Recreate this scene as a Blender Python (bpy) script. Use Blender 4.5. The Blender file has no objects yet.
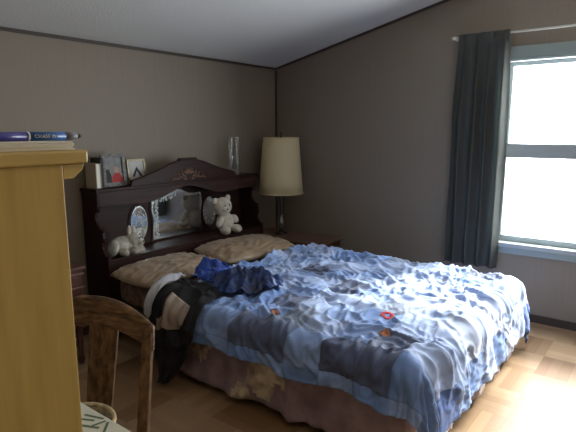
import bpy, bmesh, math, random
from math import sin, cos, pi, radians, hypot
from mathutils import Vector, Matrix, noise

scene = bpy.context.scene
COL = scene.collection

# ------------------------------------------------------------------ camera
def make_camera():
    yaw, pitch, roll = radians(37.6), radians(9.556), radians(-0.155)
    F = Vector((cos(yaw)*cos(pitch), sin(yaw)*cos(pitch), -sin(pitch)))
    R = Vector((sin(yaw), -cos(yaw), 0))
    U = R.cross(F)
    R2 = R*cos(roll) + U*sin(roll)
    U2 = -R*sin(roll) + U*cos(roll)
    cd = bpy.data.cameras.new('camera')
    cd.sensor_width = 36.0
    cd.lens = 507.6/576*36.0
    cd.clip_start = 0.02
    co = bpy.data.objects.new('camera', cd)
    COL.objects.link(co)
    M = Matrix(((R2.x, U2.x, -F.x, -4.1254), (R2.y, U2.y, -F.y, -3.3273), (R2.z, U2.z, -F.z, 1.4681), (0, 0, 0, 1)))
    co.matrix_world = M
    scene.camera = co
make_camera()

# ------------------------------------------------------------------ light, exposure
scene.view_settings.view_transform = 'Standard'
scene.view_settings.look = 'None'
scene.view_settings.exposure = 1.0
scene.view_settings.gamma = 1.0
scene.cycles.use_denoising = True
scene.cycles.max_bounces = 10
scene.cycles.diffuse_bounces = 6
scene.cycles.transparent_max_bounces = 12
scene.cycles.sample_clamp_indirect = 6.0

world = bpy.data.worlds.new('overcast_sky')
scene.world = world
world.use_nodes = True
bg = world.node_tree.nodes['Background']
bg.inputs[0].default_value = (0.93, 0.96, 1.0, 1)
bg.inputs[1].default_value = 11.0

sun = bpy.data.lights.new('sun', 'SUN')
sun.energy = 7.0
sun.angle = radians(12)
sun.color = (1.0, 0.97, 0.92)
so = bpy.data.objects.new('sun', sun)
COL.objects.link(so)
sd = Vector((-1.0, 0.33, -0.82))           # direction the light travels
so.rotation_euler = sd.to_track_quat('-Z', 'Y').to_euler()

def portal(loc, rot, sx, sy):
    l = bpy.data.lights.new('window_portal', 'AREA')
    l.shape = 'RECTANGLE'; l.size = sx; l.size_y = sy
    l.cycles.is_portal = True
    o = bpy.data.objects.new('window_portal', l)
    COL.objects.link(o)
    o.location = loc; o.rotation_euler = rot
WY0, WY1, WZ0, WZ1 = -3.62, -2.21, 0.60, 1.99      # window opening in the right wall
portal((0.16, (WY0+WY1)/2, (WZ0+WZ1)/2), (0, radians(90), 0), WZ1-WZ0+.1, WY1-WY0+.1)

# ------------------------------------------------------------------ materials
MATS = {}
def mat(name, col, rough=0.6, var=0.0, vscale=8.0, vstretch=(1, 1, 1), bump=0.0, bscale=60.0, spec=0.5,
        metal=0.0, col2=None, sheen=0.0, coat=0.0, detail=4.0):
    m = bpy.data.materials.new(name); m.use_nodes = True
    nt = m.node_tree; N = nt.nodes; L = nt.links
    b = N['Principled BSDF']
    b.inputs['Base Color'].default_value = (*col, 1)
    b.inputs['Roughness'].default_value = rough
    b.inputs['Metallic'].default_value = metal
    b.inputs['Specular IOR Level'].default_value = spec
    if sheen: b.inputs['Sheen Weight'].default_value = sheen
    if coat: b.inputs['Coat Weight'].default_value = coat; b.inputs['Coat Roughness'].default_value = .25
    tc = N.new('ShaderNodeTexCoord')
    if var > 0 or col2:
        mp = N.new('ShaderNodeMapping'); mp.inputs['Scale'].default_value = vstretch
        nz = N.new('ShaderNodeTexNoise'); nz.inputs['Scale'].default_value = vscale; nz.inputs['Detail'].default_value = detail
        cr = N.new('ShaderNodeValToRGB')
        c2 = col2 if col2 else tuple(min(1, c*(1+var)) for c in col)
        c1 = col if col2 else tuple(c*(1-var) for c in col)
        cr.color_ramp.elements[0].color = (*c1, 1); cr.color_ramp.elements[0].position = .35
        cr.color_ramp.elements[1].color = (*c2, 1); cr.color_ramp.elements[1].position = .65
        L.new(tc.outputs['Object'], mp.inputs[0]); L.new(mp.outputs[0], nz.inputs['Vector'])
        L.new(nz.outputs['Fac'], cr.inputs[0]); L.new(cr.outputs[0], b.inputs['Base Color'])
    if bump > 0:
        n2 = N.new('ShaderNodeTexNoise'); n2.inputs['Scale'].default_value = bscale; n2.inputs['Detail'].default_value = 5
        bp = N.new('ShaderNodeBump'); bp.inputs['Strength'].default_value = bump; bp.inputs['Distance'].default_value = .01
        L.new(tc.outputs['Object'], n2.inputs['Vector'])
        L.new(n2.outputs['Fac'], bp.inputs['Height']); L.new(bp.outputs[0], b.inputs['Normal'])
    MATS[name] = m
    return m

def glass_mat(name, tint=(1, 1, 1), gloss=0.08, rough=0.02):
    m = bpy.data.materials.new(name); m.use_nodes = True
    nt = m.node_tree; N = nt.nodes; L = nt.links
    N.remove(N['Principled BSDF'])
    t = N.new('ShaderNodeBsdfTransparent'); t.inputs[0].default_value = (*tint, 1)
    g = N.new('ShaderNodeBsdfGlossy'); g.inputs['Roughness'].default_value = rough
    lw = N.new('ShaderNodeLayerWeight'); lw.inputs[0].default_value = .25
    mr = N.new('ShaderNodeMapRange'); mr.inputs[3].default_value = gloss; mr.inputs[4].default_value = min(1, gloss*6)
    mx = N.new('ShaderNodeMixShader')
    L.new(lw.outputs['Facing'], mr.inputs[0]); L.new(mr.outputs[0], mx.inputs[0])
    L.new(t.outputs[0], mx.inputs[1]); L.new(g.outputs[0], mx.inputs[2])
    L.new(mx.outputs[0], N['Material Output'].inputs[0])
    return m

def wall_mat():
    m = mat('taupe_wall_panel', (0.235, 0.205, 0.180), .6, bump=.08, bscale=180)
    nt = m.node_tree; N = nt.nodes; L = nt.links; b = N['Principled BSDF']
    tc = N.new('ShaderNodeTexCoord')
    mp = N.new('ShaderNodeMapping'); mp.inputs['Scale'].default_value = (30, 30, .6)
    nz = N.new('ShaderNodeTexNoise'); nz.inputs['Scale'].default_value = 3; nz.inputs['Detail'].default_value = 5
    cr = N.new('ShaderNodeValToRGB')
    cr.color_ramp.elements[0].color = (0.252, 0.209, 0.163, 1); cr.color_ramp.elements[0].position = .3
    cr.color_ramp.elements[1].color = (0.272, 0.228, 0.180, 1); cr.color_ramp.elements[1].position = .7
    L.new(tc.outputs['Object'], mp.inputs[0]); L.new(mp.outputs[0], nz.inputs['Vector'])
    L.new(nz.outputs['Fac'], cr.inputs[0]); L.new(cr.outputs[0], b.inputs['Base Color'])
    return m

def floor_mat():
    m = mat('parquet_vinyl', (0.42, 0.25, 0.12), .38)
    nt = m.node_tree; N = nt.nodes; L = nt.links; b = N['Principled BSDF']
    tc = N.new('ShaderNodeTexCoord')
    S = .305
    ch = N.new('ShaderNodeTexChecker'); ch.inputs['Scale'].default_value = 1/S
    L.new(tc.outputs['Object'], ch.inputs['Vector'])
    # plank strips inside each block, direction flips with the checker
    def strips(axis):
        sx = N.new('ShaderNodeSeparateXYZ'); L.new(tc.outputs['Object'], sx.inputs[0])
        mu = N.new('ShaderNodeMath'); mu.operation = 'MULTIPLY'; mu.inputs[1].default_value = 5/S
        L.new(sx.outputs[axis], mu.inputs[0])
        fl = N.new('ShaderNodeMath'); fl.operation = 'FLOOR'; L.new(mu.outputs[0], fl.inputs[0])
        ot = N.new('ShaderNodeMath'); ot.operation = 'MULTIPLY'; ot.inputs[1].default_value = 1/S
        L.new(sx.outputs[1-axis], ot.inputs[0])
        f2 = N.new('ShaderNodeMath'); f2.operation = 'FLOOR'; L.new(ot.outputs[0], f2.inputs[0])
        cb = N.new('ShaderNodeCombineXYZ'); L.new(fl.outputs[0], cb.inputs[0]); L.new(f2.outputs[0], cb.inputs[1])
        cb.inputs[2].default_value = axis*7.3
        wn = N.new('ShaderNodeTexWhiteNoise'); L.new(cb.outputs[0], wn.inputs['Vector'])
        fr = N.new('ShaderNodeMath'); fr.operation = 'FRACT'; L.new(mu.outputs[0], fr.inputs[0])
        ln = N.new('ShaderNodeMath'); ln.operation = 'LESS_THAN'; ln.inputs[1].default_value = .06
        L.new(fr.outputs[0], ln.inputs[0])
        sub = N.new('ShaderNodeMath'); sub.operation = 'MULTIPLY_ADD'; sub.inputs[1].default_value = -.45
        L.new(ln.outputs[0], sub.inputs[0]); L.new(wn.outputs['Value'], sub.inputs[2])
        return sub
    a, c = strips(0), strips(1)
    mx = N.new('ShaderNodeMix'); mx.data_type = 'FLOAT'
    L.new(ch.outputs['Fac'], mx.inputs[0]); L.new(a.outputs[0], mx.inputs[2]); L.new(c.outputs[0], mx.inputs[3])
    # whole block tone
    vm = N.new('ShaderNodeVectorMath'); vm.operation = 'SCALE'; vm.inputs[3].default_value = 1/S
    L.new(tc.outputs['Object'], vm.inputs[0])
    vf = N.new('ShaderNodeVectorMath'); vf.operation = 'FLOOR'; L.new(vm.outputs[0], vf.inputs[0])
    wb = N.new('ShaderNodeTexWhiteNoise'); L.new(vf.outputs[0], wb.inputs['Vector'])
    m2 = N.new('ShaderNodeMix'); m2.data_type = 'FLOAT'; m2.inputs[0].default_value = .6
    L.new(mx.outputs[0], m2.inputs[2]); L.new(wb.outputs['Value'], m2.inputs[3])
    cr = N.new('ShaderNodeValToRGB')
    cr.color_ramp.elements[0].color = (0.20, 0.105, 0.048, 1)
    cr.color_ramp.elements[1].color = (0.48, 0.33, 0.20, 1)
    L.new(m2.outputs[0], cr.inputs[0]); L.new(cr.outputs[0], b.inputs['Base Color'])
    return m

def denim_mat():
    """patchwork quilt: squares of washed denim laid out in the cloth's own uv (metres)"""
    m = mat('denim_patchwork', (0.3, 0.4, 0.6), .72, sheen=.25)
    nt = m.node_tree; N = nt.nodes; L = nt.links; b = N['Principled BSDF']
    uv = N.new('ShaderNodeUVMap'); uv.uv_map = 'cloth'
    S = .2
    vm = N.new('ShaderNodeVectorMath'); vm.operation = 'SCALE'; vm.inputs[3].default_value = 1/S
    L.new(uv.outputs[0], vm.inputs[0])
    cr = N.new('ShaderNodeAttribute'); cr.attribute_type = 'GEOMETRY'; cr.attribute_name = 'patch'
    # wash variation
    nz = N.new('ShaderNodeTexNoise'); nz.inputs['Scale'].default_value = 14; nz.inputs['Detail'].default_value = 6
    L.new(uv.outputs[0], nz.inputs['Vector'])
    mr = N.new('ShaderNodeMapRange'); mr.inputs[1].default_value = .3; mr.inputs[2].default_value = .7
    mr.inputs[3].default_value = .82; mr.inputs[4].default_value = 1.2
    L.new(nz.outputs['Fac'], mr.inputs[0])
    sc = N.new('ShaderNodeVectorMath'); sc.operation = 'SCALE'
    L.new(cr.outputs[0], sc.inputs[0]); L.new(mr.outputs[0], sc.inputs[3])
    # seam lines
    fr = N.new('ShaderNodeVectorMath'); fr.operation = 'FRACTION'; L.new(vm.outputs[0], fr.inputs[0])
    sx = N.new('ShaderNodeSeparateXYZ'); L.new(fr.outputs[0], sx.inputs[0])
    mn = N.new('ShaderNodeMath'); mn.operation = 'MINIMUM'; L.new(sx.outputs[0], mn.inputs[0]); L.new(sx.outputs[1], mn.inputs[1])
    lt = N.new('ShaderNodeMapRange'); lt.inputs[1].default_value = 0; lt.inputs[2].default_value = .045
    lt.inputs[3].default_value = .7; lt.inputs[4].default_value = 1
    L.new(mn.outputs[0], lt.inputs[0])
    s2 = N.new('ShaderNodeVectorMath'); s2.operation = 'SCALE'
    L.new(sc.outputs[0], s2.inputs[0]); L.new(lt.outputs[0], s2.inputs[3])
    L.new(s2.outputs[0], b.inputs['Base Color'])
    bp = N.new('ShaderNodeBump'); bp.inputs['Strength'].default_value = .5; bp.inputs['Distance'].default_value = .006
    L.new(lt.outputs[0], bp.inputs['Height']); L.new(bp.outputs[0], b.inputs['Normal'])
    return m

def curtain_mat():
    m = mat('teal_grey_curtain', (0.125, 0.132, 0.122), .8)
    nt = m.node_tree; N = nt.nodes; L = nt.links; b = N['Principled BSDF']
    t = N.new('ShaderNodeBsdfTranslucent'); t.inputs[0].default_value = (0.175, 0.20, 0.19, 1)
    mx = N.new('ShaderNodeMixShader'); mx.inputs[0].default_value = .45
    L.new(b.outputs[0], mx.inputs[1]); L.new(t.outputs[0], mx.inputs[2]); L.new(mx.outputs[0], N['Material Output'].inputs[0])
    return m

def shade_mat():
    m = mat('cream_linen_shade', (0.90, 0.81, 0.52), .8, bump=.15, bscale=120)
    nt = m.node_tree; N = nt.nodes; L = nt.links; b = N['Principled BSDF']
    t = N.new('ShaderNodeBsdfTranslucent'); t.inputs[0].default_value = (0.85, 0.72, 0.50, 1)
    mx = N.new('ShaderNodeMixShader'); mx.inputs[0].default_value = .3
    L.new(b.outputs[0], mx.inputs[1]); L.new(t.outputs[0], mx.inputs[2]); L.new(mx.outputs[0], N['Material Output'].inputs[0])
    return m

M_WALL = wall_mat()
M_FLOOR = floor_mat()
M_CEIL = mat('white_ceiling_board', (0.72, 0.73, 0.71), .85, bump=.3, bscale=90)
M_TRIM = mat('dark_brown_trim', (0.060, 0.043, 0.034), .5)
M_FRAME = mat('white_vinyl_frame', (0.42, 0.47, 0.48), .45)
M_CASING = mat('grey_green_casing', (0.30, 0.37, 0.36), .5)
M_PANE = glass_mat('window_pane', (.97, .985, .98), .04)
M_ROD = mat('white_painted_metal', (0.62, 0.60, 0.54), .4)
M_MAHOG = mat('dark_mahogany', (0.022, 0.009, 0.008), .42, col2=(0.038, 0.015, 0.012), vscale=5, vstretch=(1, 8, 8), spec=.14)
M_MAHOG2 = mat('mahogany_panel', (0.030, 0.014, 0.012), .45, col2=(0.048, 0.022, 0.018), vscale=4, vstretch=(1, 8, 10), spec=.16)
M_CARVE = mat('carved_walnut_gilt', (0.13, 0.065, 0.035), .5, var=.4, vscale=40)
M_MIRROR = mat('mirror_silver', (0.86, 0.89, 0.90), .05, metal=1.0)
M_BEVEL = mat('bevelled_mirror_edge', (0.80, 0.84, 0.84), .16, metal=1.0)
M_ETCH = mat('frosted_etching', (0.62, 0.68, 0.66), .7)
M_SATIN = mat('tan_satin', (0.33, 0.235, 0.15), .40, var=.12, vscale=9, sheen=.2)
M_SHEET = mat('brown_damask_sheet', (0.13, 0.075, 0.065), .42, col2=(0.36, 0.26, 0.21), vscale=26, detail=5)
M_SKIRT = mat('mauve_satin', (0.36, 0.26, 0.31), .36, var=.22, vscale=10, sheen=.2, bump=.5, bscale=14)
M_GOLD = mat('gold_cream_satin', (0.34, 0.25, 0.19), .33, col2=(0.85, 0.75, 0.60), vscale=14, bump=.9, bscale=30)
M_DENIM = denim_mat()
M_BOX = mat('box_spring_ticking', (0.06, 0.045, 0.04), .8)
M_BLACK = mat('black_fleece', (0.006, 0.006, 0.009), .75, bump=.3, bscale=90)
M_BLUE = mat('royal_blue_satin', (0.010, 0.065, 0.40), .35, var=.4, vscale=14, sheen=.3)
M_NAVY = mat('navy_satin', (0.006, 0.014, 0.06), .38, col2=(0.015, 0.05, 0.20), vscale=12)
M_LINING = mat('cream_lining', (0.36, 0.29, 0.24), .6, var=.2, vscale=12)
M_WHITEC = mat('white_cotton', (0.42, 0.43, 0.48), .7, var=.1)
M_OAK = mat('grained_oak', (0.060, 0.030, 0.013), .42, col2=(0.23, 0.13, 0.062), vscale=26, vstretch=(2.5, 2.5, 1), detail=8)
M_OAKH = mat('grained_oak_crest', (0.060, 0.030, 0.013), .36, col2=(0.27, 0.155, 0.075), vscale=22, vstretch=(1.2, 1, 4), detail=8)
M_PINE = mat('honey_pine', (0.46, 0.310, 0.080), .5, col2=(0.55, 0.38, 0.11), vscale=5, vstretch=(9, 9, .8), detail=6)
M_PINE2 = mat('honey_pine_edge', (0.50, 0.355, 0.11), .45, col2=(0.58, 0.42, 0.14), vscale=5, vstretch=(.8, 9, 9))
M_PAPER = mat('white_paper', (0.88, 0.86, 0.76), .7)
M_CARD = mat('white_cardboard', (0.62, 0.64, 0.58), .6, var=.05)
M_GREEN = mat('green_print', (0.10, 0.17, 0.11), .6)
M_WICKER = mat('pale_wicker', (0.45, 0.34, 0.20), .6, var=.3, vscale=60)
M_STAND = mat('dark_cherry', (0.085, 0.032, 0.026), .38, col2=(0.13, 0.055, 0.045), vscale=6, vstretch=(1, 8, 8))
M_TABLE = mat('cherry_table_top', (0.16, 0.085, 0.070), .4, col2=(0.20, 0.11, 0.09), vscale=6, vstretch=(8, 1, 8))
M_SHADE = shade_mat()
M_METAL = mat('antique_bronze', (0.10, 0.09, 0.075), .3, metal=.9)
M_CRYSTAL = mat('smoked_crystal', (0.20, 0.21, 0.20), .12, metal=.4)
M_PLUSH = mat('cream_plush', (0.66, 0.60, 0.52), .95, var=.12, vscale=40, bump=.9, bscale=170, sheen=.4)
M_PLUSHP = mat('pink_plush', (0.58, 0.40, 0.38), .95, bump=.6, bscale=170)
M_PLUSHG = mat('grey_green_plush', (0.30, 0.30, 0.25), .95, col2=(0.62, 0.57, 0.50), vscale=24, bump=.9, bscale=170)
M_DARKP = mat('black_plastic', (0.01, 0.01, 0.012), .3)
M_VASE = glass_mat('clear_glass', (.93, .95, .95), .12)
M_SILVER = mat('white_pebbled_frame', (0.28, 0.28, 0.28), .7, col2=(0.12, 0.12, 0.12), vscale=60)
M_GILT = mat('gilt_frame', (0.26, 0.23, 0.14), .4, metal=.3)
M_CREAMB = mat('cream_book_cover', (0.45, 0.38, 0.28), .6)
M_PDARK = mat('photo_dark', (0.03, 0.028, 0.03), .7)
M_PGREY = mat('photo_grey', (0.24, 0.25, 0.25), .7, var=.2, vscale=30)
M_PRED = mat('photo_red', (0.42, 0.03, 0.03), .7)
M_PSKIN = mat('photo_skin', (0.46, 0.28, 0.22), .7)
M_PWHITE = mat('photo_white', (0.55, 0.55, 0.54), .7)
M_PENV = mat('violet_blue_plastic', (0.04, 0.035, 0.22), .3)
M_PENB = mat('bank_blue_plastic', (0.02, 0.11, 0.36), .35)
M_PENG = mat('grey_rubber', (0.17, 0.18, 0.21), .5)
M_BRED = mat('red_felt', (0.62, 0.05, 0.07), .8)
M_BORG = mat('orange_felt', (0.45, 0.18, 0.10), .8, var=.3, vscale=90)
M_BDRK = mat('dark_felt', (0.06, 0.06, 0.10), .8)

# ------------------------------------------------------------------ mesh helpers
class MB:
    def __init__(s): s.v = []; s.f = []; s.uv = []
    def add(s, vs, fs):
        o = len(s.v); s.v += [tuple(p) for p in vs]; s.f += [tuple(i+o for i in f) for f in fs]; return s
    def box(s, lo, hi, rot=None, org=None):
        x0, y0, z0 = lo; x1, y1, z1 = hi
        vs = [Vector(p) for p in ((x0,y0,z0),(x1,y0,z0),(x1,y1,z0),(x0,y1,z0),(x0,y0,z1),(x1,y0,z1),(x1,y1,z1),(x0,y1,z1))]
        if rot is not None:
            org = Vector(org); vs = [rot @ (p-org) + org for p in vs]
        return s.add(vs, [(0,3,2,1),(4,5,6,7),(0,1,5,4),(1,2,6,5),(2,3,7,6),(3,0,4,7)])
    def tube(s, pts, rad, n=10, closed=False):
        pts = [Vector(p) for p in pts]; m = len(pts)
        rads = rad if isinstance(rad, (list, tuple)) else [rad]*m
        vs = []; prev = None
        for i, p in enumerate(pts):
            a = pts[(i-1) % m] if (closed or i > 0) else p
            b = pts[(i+1) % m] if (closed or i < m-1) else p
            t = (b-a).normalized()
            if prev is None:
                up = Vector((0,0,1)) if abs(t.z) < .9 else Vector((1,0,0))
            else: up = prev
            u = (up - t*up.dot(t)).normalized(); w = t.cross(u); prev = u
            vs += [p + (u*cos(2*pi*k/n) + w*sin(2*pi*k/n))*rads[i] for k in range(n)]
        fs = []
        for i in range(m if closed else m-1):
            j = (i+1) % m
            for k in range(n):
                l = (k+1) % n
                fs.append((i*n+k, i*n+l, j*n+l, j*n+k))
        if not closed:
            fs.append(tuple(range(n))[::-1]); fs.append(tuple(range((m-1)*n, m*n)))
        return s.add(vs, fs)
    def lathe(s, c, prof, n=28, cap=True):
        vs = []
        for r, z in prof: vs += [(c[0]+r*cos(2*pi*k/n), c[1]+r*sin(2*pi*k/n), c[2]+z) for k in range(n)]
        fs = []
        for i in range(len(prof)-1):
            for k in range(n):
                l = (k+1) % n; fs.append((i*n+k, i*n+l, (i+1)*n+l, (i+1)*n+k))
        if cap:
            fs.append(tuple(range(n))[::-1]); fs.append(tuple(range((len(prof)-1)*n, len(prof)*n)))
        return s.add(vs, fs)
    def prism(s, outline, fn, d0, d1):
        """outline of 2D points, fn(a,b,d) -> xyz, extruded from depth d0 to d1"""
        n = len(outline)
        vs = [fn(a, b, d0) for a, b in outline] + [fn(a, b, d1) for a, b in outline]
        fs = [tuple(range(n))[::-1], tuple(range(n, 2*n))] + [(i, (i+1) % n, n+(i+1) % n, n+i) for i in range(n)]
        return s.add(vs, fs)
    def blob(s, c, r, rot=None, nu=20, nv=12):
        c = Vector(c); vs = []; fs = []
        for j in range(nv+1):
            th = pi*j/nv
            for i in range(nu):
                ph = 2*pi*i/nu
                p = Vector((r[0]*sin(th)*cos(ph), r[1]*sin(th)*sin(ph), r[2]*cos(th)))
                if rot is not None: p = rot @ p
                vs.append(c+p)
        for j in range(nv):
            for i in range(nu):
                k = (i+1) % nu; fs.append((j*nu+i, (j+1)*nu+i, (j+1)*nu+k, j*nu+k))
        return s.add(vs, fs)
    def grid(s, fn, nu, nv, uvfn=None):
        o = len(s.v)
        for j in range(nv+1):
            for i in range(nu+1):
                u, v = i/nu, j/nv
                s.v.append(tuple(fn(u, v)))
                if uvfn: s.uv.append(uvfn(u, v))
        w = nu+1
        for j in range(nv):
            for i in range(nu):
                a = o+j*w+i; s.f.append((a, a+1, a+w+1, a+w))
        return s
    def build(s, name, material, parent=None, smooth=False, bevel=0.0, solid=0.0, remesh=0.0, sub=0):
        off = Vector((0,0,0)); p = parent
        while p is not None: off += p.location; p = p.parent
        me = bpy.data.meshes.new(name)
        me.from_pydata([tuple(Vector(q)-off) for q in s.v], [], s.f)
        if s.uv:
            ul = me.uv_layers.new(name='cloth')
            for lp in me.loops: ul.data[lp.index].uv = s.uv[lp.vertex_index]
        bm = bmesh.new(); bm.from_mesh(me)
        if not s.uv:
            bmesh.ops.remove_doubles(bm, verts=bm.verts, dist=1e-6)
        if not solid: bmesh.ops.recalc_face_normals(bm, faces=bm.faces)
        bm.to_mesh(me); bm.free()
        for poly in me.polygons: poly.use_smooth = smooth
        if isinstance(material, (list, tuple)):
            for q in material: me.materials.append(q)
        else: me.materials.append(material)
        o = bpy.data.objects.new(name, me); COL.objects.link(o)
        if parent is not None: o.parent = parent
        if remesh:
            md = o.modifiers.new('remesh', 'REMESH'); md.mode = 'VOXEL'; md.voxel_size = remesh; md.use_smooth_shade = True
            sm = o.modifiers.new('smooth', 'SMOOTH'); sm.iterations = 5; sm.factor = .6
        if bevel:
            md = o.modifiers.new('bevel', 'BEVEL'); md.width = bevel; md.segments = 2; md.limit_method = 'ANGLE'
        if solid:
            md = o.modifiers.new('solid', 'SOLIDIFY'); md.thickness = solid; md.offset = 0
        if sub:
            md = o.modifiers.new('sub', 'SUBSURF'); md.levels = sub; md.render_levels = sub
        return o

def recentre(o):
    """move a free-standing mesh's origin to the middle of its base"""
    vs = [v.co for v in o.data.vertices]
    c = Vector(((min(v.x for v in vs)+max(v.x for v in vs))/2, (min(v.y for v in vs)+max(v.y for v in vs))/2, min(v.z for v in vs)))
    for v in o.data.vertices: v.co -= c
    o.location = c
    return o

def thing(name, label, cat, loc, group=None):
    o = bpy.data.objects.new(name, None); COL.objects.link(o)
    o.empty_display_size = .05
    o.location = loc; o['label'] = label; o['category'] = cat
    if group: o['group'] = group
    return o
def tag(o, label, cat, group=None):
    o['label'] = label; o['category'] = cat
    if group: o['group'] = group
    return o
def struct(o, label=None):
    o['kind'] = 'structure'
    if label: o['label'] = label
    return o

def fbm(p, o=4):
    return noise.fractal(Vector(p), 1.0, 2.0, o)
def ridge(p):
    return 1.0 - 2.2*abs(noise.noise(Vector(p)))

# ------------------------------------------------------------------ room
RX0, RY0 = -4.62, -4.45
SL = 0.2295; CZ = 2.088                          # ceiling rises away from the headboard wall
def ceil_z(y): return CZ - SL*y
T = .14
struct(MB().box((RX0-T, RY0-T, -.1), (T, T, 0)).build('floor', M_FLOOR))
m = MB()
m.prism([(T, ceil_z(T)), (RY0-T, ceil_z(RY0-T)), (RY0-T, ceil_z(RY0-T)+.1), (T, ceil_z(T)+.1)], lambda a, b, d: (d, a, b), RX0-T, T)
struct(m.build('ceiling', M_CEIL))
struct(MB().box((RX0-T, 0, 0), (T, T, CZ-.03)).prism([(RX0-T, CZ-.03), (T, CZ-.03), (T, CZ), (RX0-T, CZ)], lambda a, b, d: (a, d, b), 0, .001).build('wall_back', M_WALL))
def gable(x0, x1, name, hole=None):
    m = MB()
    def seg(ya, yb, z0, z1=None):
        za = ceil_z(ya) if z1 is None else z1; zb = ceil_z(yb) if z1 is None else z1
        m.prism([(ya, z0), (yb, z0), (yb, zb), (ya, za)], lambda a, b, d: (d, a, b), x0, x1)
    if hole:
        y0, y1, z0, z1 = hole
        seg(RY0, y0, 0); seg(y1, 0, 0); seg(y0, y1, 0, z0); seg(y0, y1, z1)
    else: seg(RY0, 0, 0)
    return struct(m.build(name, M_WALL))
gable(0, T, 'wall_right', (WY0, WY1, WZ0, WZ1))
gable(RX0-T, RX0, 'wall_left')
struct(MB().box((RX0-T, RY0-T, 0), (T, RY0, ceil_z(RY0))).build('wall_front', M_WALL))
# dark strips
struct(MB().box((RX0, -.014, CZ-.020), (0, -.0005, CZ+.001)).build('trim_1', M_TRIM))
m = MB(); m.prism([(-.012, ceil_z(-.012)-.020), (RY0, ceil_z(RY0)-.020), (RY0, ceil_z(RY0)), (-.012, ceil_z(-.012))], lambda a, b, d: (d, a, b), -.014, -.0005)
struct(m.build('trim_2', M_TRIM))
struct(MB().box((-.016, -.016, .075), (-.0005, -.0005, CZ-.026)).build('trim_3', M_TRIM))
struct(MB().box((-.014, RY0, 0), (-.0005, -.016, .062)).build('baseboard_right', M_TRIM, bevel=.003))
struct(MB().box((RX0, -.014, 0), (-.016, -.0005, .062)).build('baseboard_back', M_TRIM, bevel=.003))

# window
w = bpy.data.objects.new('window_1', None); COL.objects.link(w); w.location = (0, (WY0+WY1)/2, WZ0); struct(w, 'double hung window in the right wall')
m = MB()                                          # casing on the room side
cw = .085
m.box((-.018, WY0-cw, WZ1), (-.0005, WY1+cw, WZ1+cw)); m.box((-.018, WY0-cw, WZ0), (-.0005, WY0, WZ1)); m.box((-.018, WY1, WZ0), (-.0005, WY1+cw, WZ1))
m.build('casing', M_CASING, w, bevel=.004)
MB().box((-.045, WY0-cw-.02, WZ0-.03), (.10, WY1+cw+.02, WZ0+.004)).build('sill', M_FRAME, w, bevel=.005)
MB().box((-.016, WY0-cw, WZ0-.085), (-.0005, WY1+cw, WZ0-.032)).build('apron', M_CASING, w, bevel=.004)
m = MB(); jt = .018
m.box((.0, WY0+.001, WZ0+.004), (.13, WY0+jt, WZ1-.001)); m.box((0, WY1-jt, WZ0+.004), (.13, WY1-.001, WZ1-.001)); m.box((0, WY0+jt, WZ1-jt), (.13, WY1-jt, WZ1-.001))
m.build('jamb', M_FRAME, w)
def sash(x, z0, z1, topw, botw):
    ya, yb = WY0+jt, WY1-jt; s = .028
    m = MB()
    m.box((x, ya, z0), (x+.035, ya+s, z1)); m.box((x, yb-s, z0), (x+.035, yb, z1))
    m.box((x, ya+s, z0), (x+.035, yb-s, z0+botw)); m.box((x, ya+s, z1-topw), (x+.035, yb-s, z1))
    so_ = m.build('sash', M_FRAME, w, bevel=.003)
    MB().box((x+.014, ya+s-.004, z0+botw-.004), (x+.019, yb-s+.004, z1-topw+.004)).build('pane', M_PANE, so_)
sash(.035, WZ0+.005, 1.362, .105, .045)
sash(.075, 1.285, WZ1-jt, .03, .06)

# warm fill lamp, added out of view to brighten the walls
CLX, CLY = -3.0, -4.0; clz = ceil_z(CLY)
cl = thing('fill_lamp', 'round fill lamp added out of view on the sloped ceiling to brighten the walls', 'lamp', (CLX, CLY, clz-.16))
MB().lathe((CLX, CLY, clz-.075), [(.11, 0), (.12, .01), (.12, .075)], 32).build('base', M_ROD, cl, smooth=True)
gm = bpy.data.materials.new('fill_lamp_glow'); gm.use_nodes = True
gp = gm.node_tree.nodes['Principled BSDF']; gp.inputs['Base Color'].default_value = (.9, .85, .75, 1)
gp.inputs['Emission Color'].default_value = (1.0, .80, .58, 1); gp.inputs['Emission Strength'].default_value = 13.0
MB().lathe((CLX, CLY, clz-.16), [(.001, 0), (.06, .004), (.11, .022), (.145, .055), (.15, .085), (.12, .0845)], 32).build('fill_globe', gm, cl, smooth=True)

# curtain rod and curtain
rod = thing('curtain_rod', 'thin white curtain rod mounted above the window', 'curtain rod', (-.08, -2.7, 2.17))
MB().tube([(-.08, -1.845, 2.168), (-.08, -3.90, 2.168)], .008).build('pole', M_ROD, rod, smooth=True)
for y in (-1.86, -3.88):
    MB().box((-.088, y-.008, 2.150), (-.0006, y+.008, 2.180)).build('bracket', M_ROD, rod, bevel=.002)
for y in (-1.838, -3.907):
    MB().blob((-.08, y, 2.168), (.014, .014, .014)).build('finial', M_ROD, rod, smooth=True)
M_CURT = curtain_mat()
def curtain_fn(u, v):
    z = 2.187 - v*1.79
    y0 = -1.895 + .035*min(1, v*3.); y1 = -2.262 - .015*sin(pi*v) + (-.0)*v
    y = y0 + (y1-y0)*u
    amp = .012 + .020*min(1, v*4)
    ph = u*2*pi*4.2 + 1.2*fbm((u*2, v*1.2, 3))
    x = -.085 + amp*sin(ph) + .006*fbm((u*7, v*2.5, 9))
    # the pocket clears the rod
    if v < .045: x = -.094 - .004*(1+sin(ph*2))
    return (x, y + .006*cos(ph), z)
cu = MB().grid(curtain_fn, 110, 60).build('curtain', M_CURT, smooth=True, solid=.0025)
recentre(cu); tag(cu, 'dark teal grey curtain panel gathered beside the window', 'curtain')

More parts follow.
